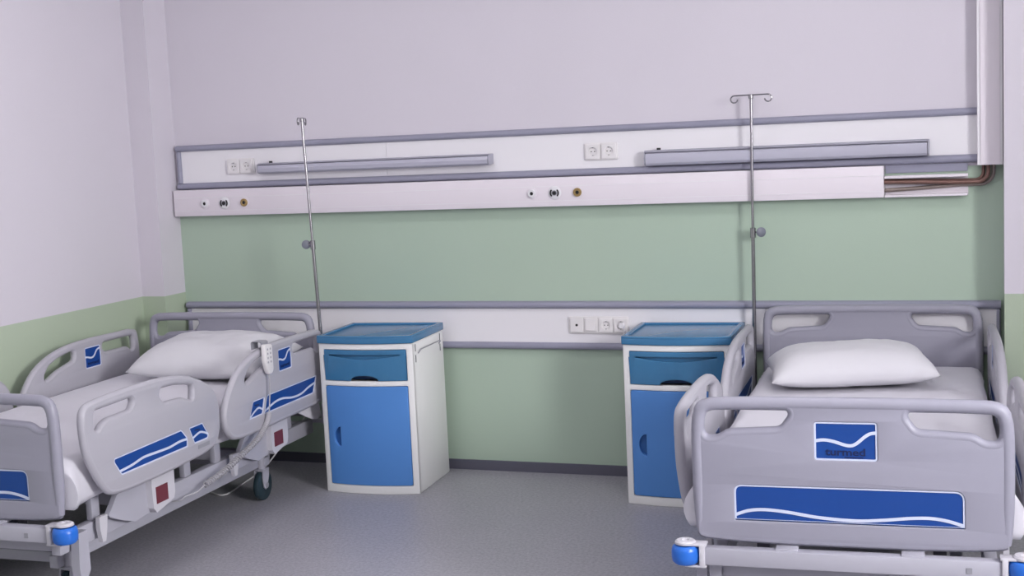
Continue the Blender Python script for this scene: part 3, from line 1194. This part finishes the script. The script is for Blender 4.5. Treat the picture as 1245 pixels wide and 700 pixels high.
def make_cabinet(label):
    t = thing('bedside_cabinet', label, 'cabinet', group='bedside cabinets')
    e = .030
    # carcass: sides, back, floor, dividers
    b = MB()
    for x0, x1 in ((0, e), (CW - e, CW)):
        b.box(x0, x1, .0, CD, .0, .750, bev=.004)
    b.box(e, CW - e, CD - .012, CD, .02, .750)
    for z in (.03, .55, .735):
        b.box(e, CW - e, .02, CD - .012, z - .008, z + .008)
    b.build('carcass', 'carcass', t)
    # fronts of the posts follow the bow
    bowed(rect(.0, CW, .0, .750, .004), [rect(e, CW - e, .566, .722, .006), rect(e, CW - e, .042, .541, .006)], .022, .0, 'carcass', 'face_frame', t, .003)
    # top tray
    op = [(-.006, CD + .002), (CW + .006, CD + .002)] + [(CW + .006 - (CW + .012) * k / 16, (bow(max(0, min(CW, CW - CW * k / 16))) - .008)) for k in range(17)]
    op = rounded(op, .006, 2)
    tp = link('top', remap(plate(op, [], .030, .004), lambda a, c, d: (a, c, .7665 + d)), 'teal', t)
    ip = [(.020, CD - .024), (CW - .020, CD - .024)] + [(CW - .020 - (CW - .040) * k / 16, (bow(CW * (1 - k / 16)) + .018)) for k in range(17)]
    ip = rounded(ip, .010, 2)
    link('top_rim', remap(plate(op, [ip], .010, .003), lambda a, c, d: (a, c, .7845 + d)), 'teal', tp)
    # drawer with a grip groove and a half round notch at the bottom
    x0, x1, za, zb = e + .002, CW - e - .002, .568, .720
    cx = CW / 2
    notch = [(cx + .075, za)] + [(cx + .075 * math.cos(math.pi * k / 14), za + .026 * math.sin(math.pi * k / 14)) for k in range(1, 14)] + [(cx - .075, za)]
    out = [(x0, za)] + notch[::-1] + [(x1, za), (x1, zb), (x0, zb)]
    gro = [(x0 + .012, .694)] + [(x0 + .012 + (x1 - x0 - .024) * k / 14, .6955 - .021 * math.sin(math.pi * k / 14)) for k in range(1, 14)] + [(x1 - .012, .694)]
    gro += [(x1 - .03, .6965), (x0 + .03, .6965)]
    dr = bowed(out, [gro], .020, -.003, 'teal', 'drawer', t, .002)
    bowed(rect(x0 + .002, x1 - .002, .672, .698, .002), [], .004, .0165, 'teal', 'grip_groove', dr, 0)
    bowed(rect(cx - .08, cx + .08, .5685, .597, .002), [], .004, .050, 'notch_shade', 'finger_notch_shade', dr, 0)  # dark plate standing in for the shade behind the notch
    # door with a half moon handle
    za, zb = .044, .539
    hx, hz, hr = e + .072, .285, .050
    moon = [(hx, hz - hr)] + [(hx - .036 * math.sin(math.pi * k / 12), hz - hr * math.cos(math.pi * k / 12)) for k in range(1, 12)] + [(hx, hz + hr)]
    do = bowed(rect(x0, x1, za, zb, .010), [moon], .020, -.003, 'door', 'door', t, .003)
    bowed(rect(hx - .040, hx + .006, hz - hr - .006, hz + hr + .006, .002), [], .004, .0125, 'recess_shade', 'handle_recess', do, 0)  # recess floor with its shade put into the colour
    # towel rail on both sides
    for x, s in ((CW, 1), (0, -1)):
        b = MB()
        b.tube([(x + s * .002, .070, .690), (x + s * .012, .072, .704), (x + s * .012, .085, .708), (x + s * .012, CD - .085, .708), (x + s * .012, CD - .072, .704), (x + s * .002, CD - .070, .690)], .0028, 8)
        b.build('towel_rail', 'grey', t)
        for yy in (.040, CD - .050):
            for zz in (.668, .722):
                MB().box(*( (x - .001, x + .0012) if s > 0 else (x - .0012, x + .001)), yy - .004, yy + .004, zz - .018, zz + .018).build('bracket_slot', 'darkframe', t, smooth=False)
    return t


cb0 = make_cabinet('white bedside cabinet with teal drawer and blue door, its white side in view')
cb0.location = (1.1096, -.5341, 0)
cb0.rotation_euler = (0, 0, .0538)
cb1 = copy_tree(cb0)
cb1.location = (2.6544, -.4767, 0)
cb1.rotation_euler = (0, 0, .037)
cb1['label'] = 'white bedside cabinet with teal drawer and blue door, half hidden by a bed rail'

# ------------------------------------------------------------------ hand control with coiled cord
bx, by, ba = BEDS[0]
XA = Vector((math.cos(ba), math.sin(ba), 0))
YA = Vector((math.sin(ba), -math.cos(ba), 0))


def W0(u, v, z):
    return Vector((bx, by, 0)) + XA * u + YA * v + Vector((0, 0, z))


HV = .03
hc = thing('hand_control', 'grey bed remote control hooked over the side rail with a coiled cord', 'remote control', W0(BW + .085, .66, .68), ba)


def H(u, v, z):
    return Vector((u - BW - .085, .63 - v, z - .68))


out = rounded([(.598, .700), (.600, .818), (.668, .826), (.672, .745), (.655, .700), (.642, .682), (.612, .682)], .010, 4)
link('housing', remap(plate(out, [], .024, .006, 2), lambda a, c, d: H(BW + .088 + d, a, c)), 'cream', hc)
hk = [(BW + .079, .806), (BW + .079, .832), (BW + .070, .8385), (BW + .030, .8385), (BW + .024, .832), (BW + .024, .800), (BW + .027, .800), (BW + .027, .830),
      (BW + .032, .8355), (BW + .068, .8355), (BW + .0762, .830), (BW + .0762, .806)]
b = MB().prism(hk, lambda a, c, q: H(a, q, c), .603, .665)
b.build('rail_hook', 'grey', hc)
for r_ in range(4):
    for c_ in range(2):
        MB().lathe(H(BW + .0995, .622 + .026 * c_, .800 - .020 * r_), (1, 0, 0), [(0, 0), (.006, 0), (.005, .002), (0, .0025)], 12).build('button', 'coil', hc)
# straight lead, then the coil, then a straight end to the bed's base
lead = smooth_line([H(BW + .088, .628, .684), H(BW + .092, .632, .64), H(BW + .09, .636, .59), H(BW + .085, .645, .50)], 6)
MB().tube(lead, .0032, 8).build('lead', 'coil', hc)
core = smooth_line([H(BW + .085, .645, .50), H(BW + .080, .668, .455), H(BW + .070, .735, .400), H(BW + .055, .86, .355), H(BW + .04, 1.00, .312), H(BW + .02, 1.13, .285)], 60)
hel = []
nrm = Vector((1, 0, 0))
turns = 50
for i, p in enumerate(core):
    t_ = (core[min(i + 1, len(core) - 1)] - core[max(i - 1, 0)]).normalized()
    nrm = (nrm - t_ * nrm.dot(t_)).normalized()
    bi = t_.cross(nrm)
    for sb in (0, .5):
        k = (i + sb) / (len(core) - 1)
        if i == len(core) - 1 and sb:
            continue
        q = p if sb == 0 else (p + core[i + 1]) / 2
        an = k * turns * 2 * math.pi
        hel.append(q + (nrm * math.cos(an) + bi * math.sin(an)) * .0112)
MB().tube(hel, .0036, 6).build('coiled_cord', 'coil', hc)
end = smooth_line([H(BW + .02, 1.13, .285), H(BW + .012, 1.18, .268), H(BW - .02, 1.22, .258), H(BW - .06, 1.24, .240), H(.70, 1.25, .235)], 6)
MB().tube(end, .0032, 8).build('lead', 'coil', hc)

# ------------------------------------------------------------------ power cords under the left bed
pc = smooth_line([W0(.42, 1.05, .24), W0(.36, .72, .10), W0(.395, .268, .006), W0(.505, .331, .006), W0(.590, .375, .006), W0(.618, .330, .006),
                  W0(.594, .157, .006), W0(.56, -.05, .006), W0(.50, -.30, .03), W0(.49, -.325, .30)], 8)
tag(MB().tube(pc, .0042, 8).build('power_cord', 'cord'), 'white power cord lying in a loop on the floor under the bed', 'cord', 'cords under the bed')
c2 = smooth_line([W0(.70, .30, .24), W0(.74, .22, .14), W0(.752, .18, .115), W0(.79, .06, .20), W0(.834, -.02, .268), W0(.87, -.20, .40), W0(.88, -.338, .60)], 8)
tag(MB().tube(c2, .0040, 8).build('power_cord', 'cord'), 'thin white cord rising from beside the castor towards the wall', 'cord', 'cords under the bed')
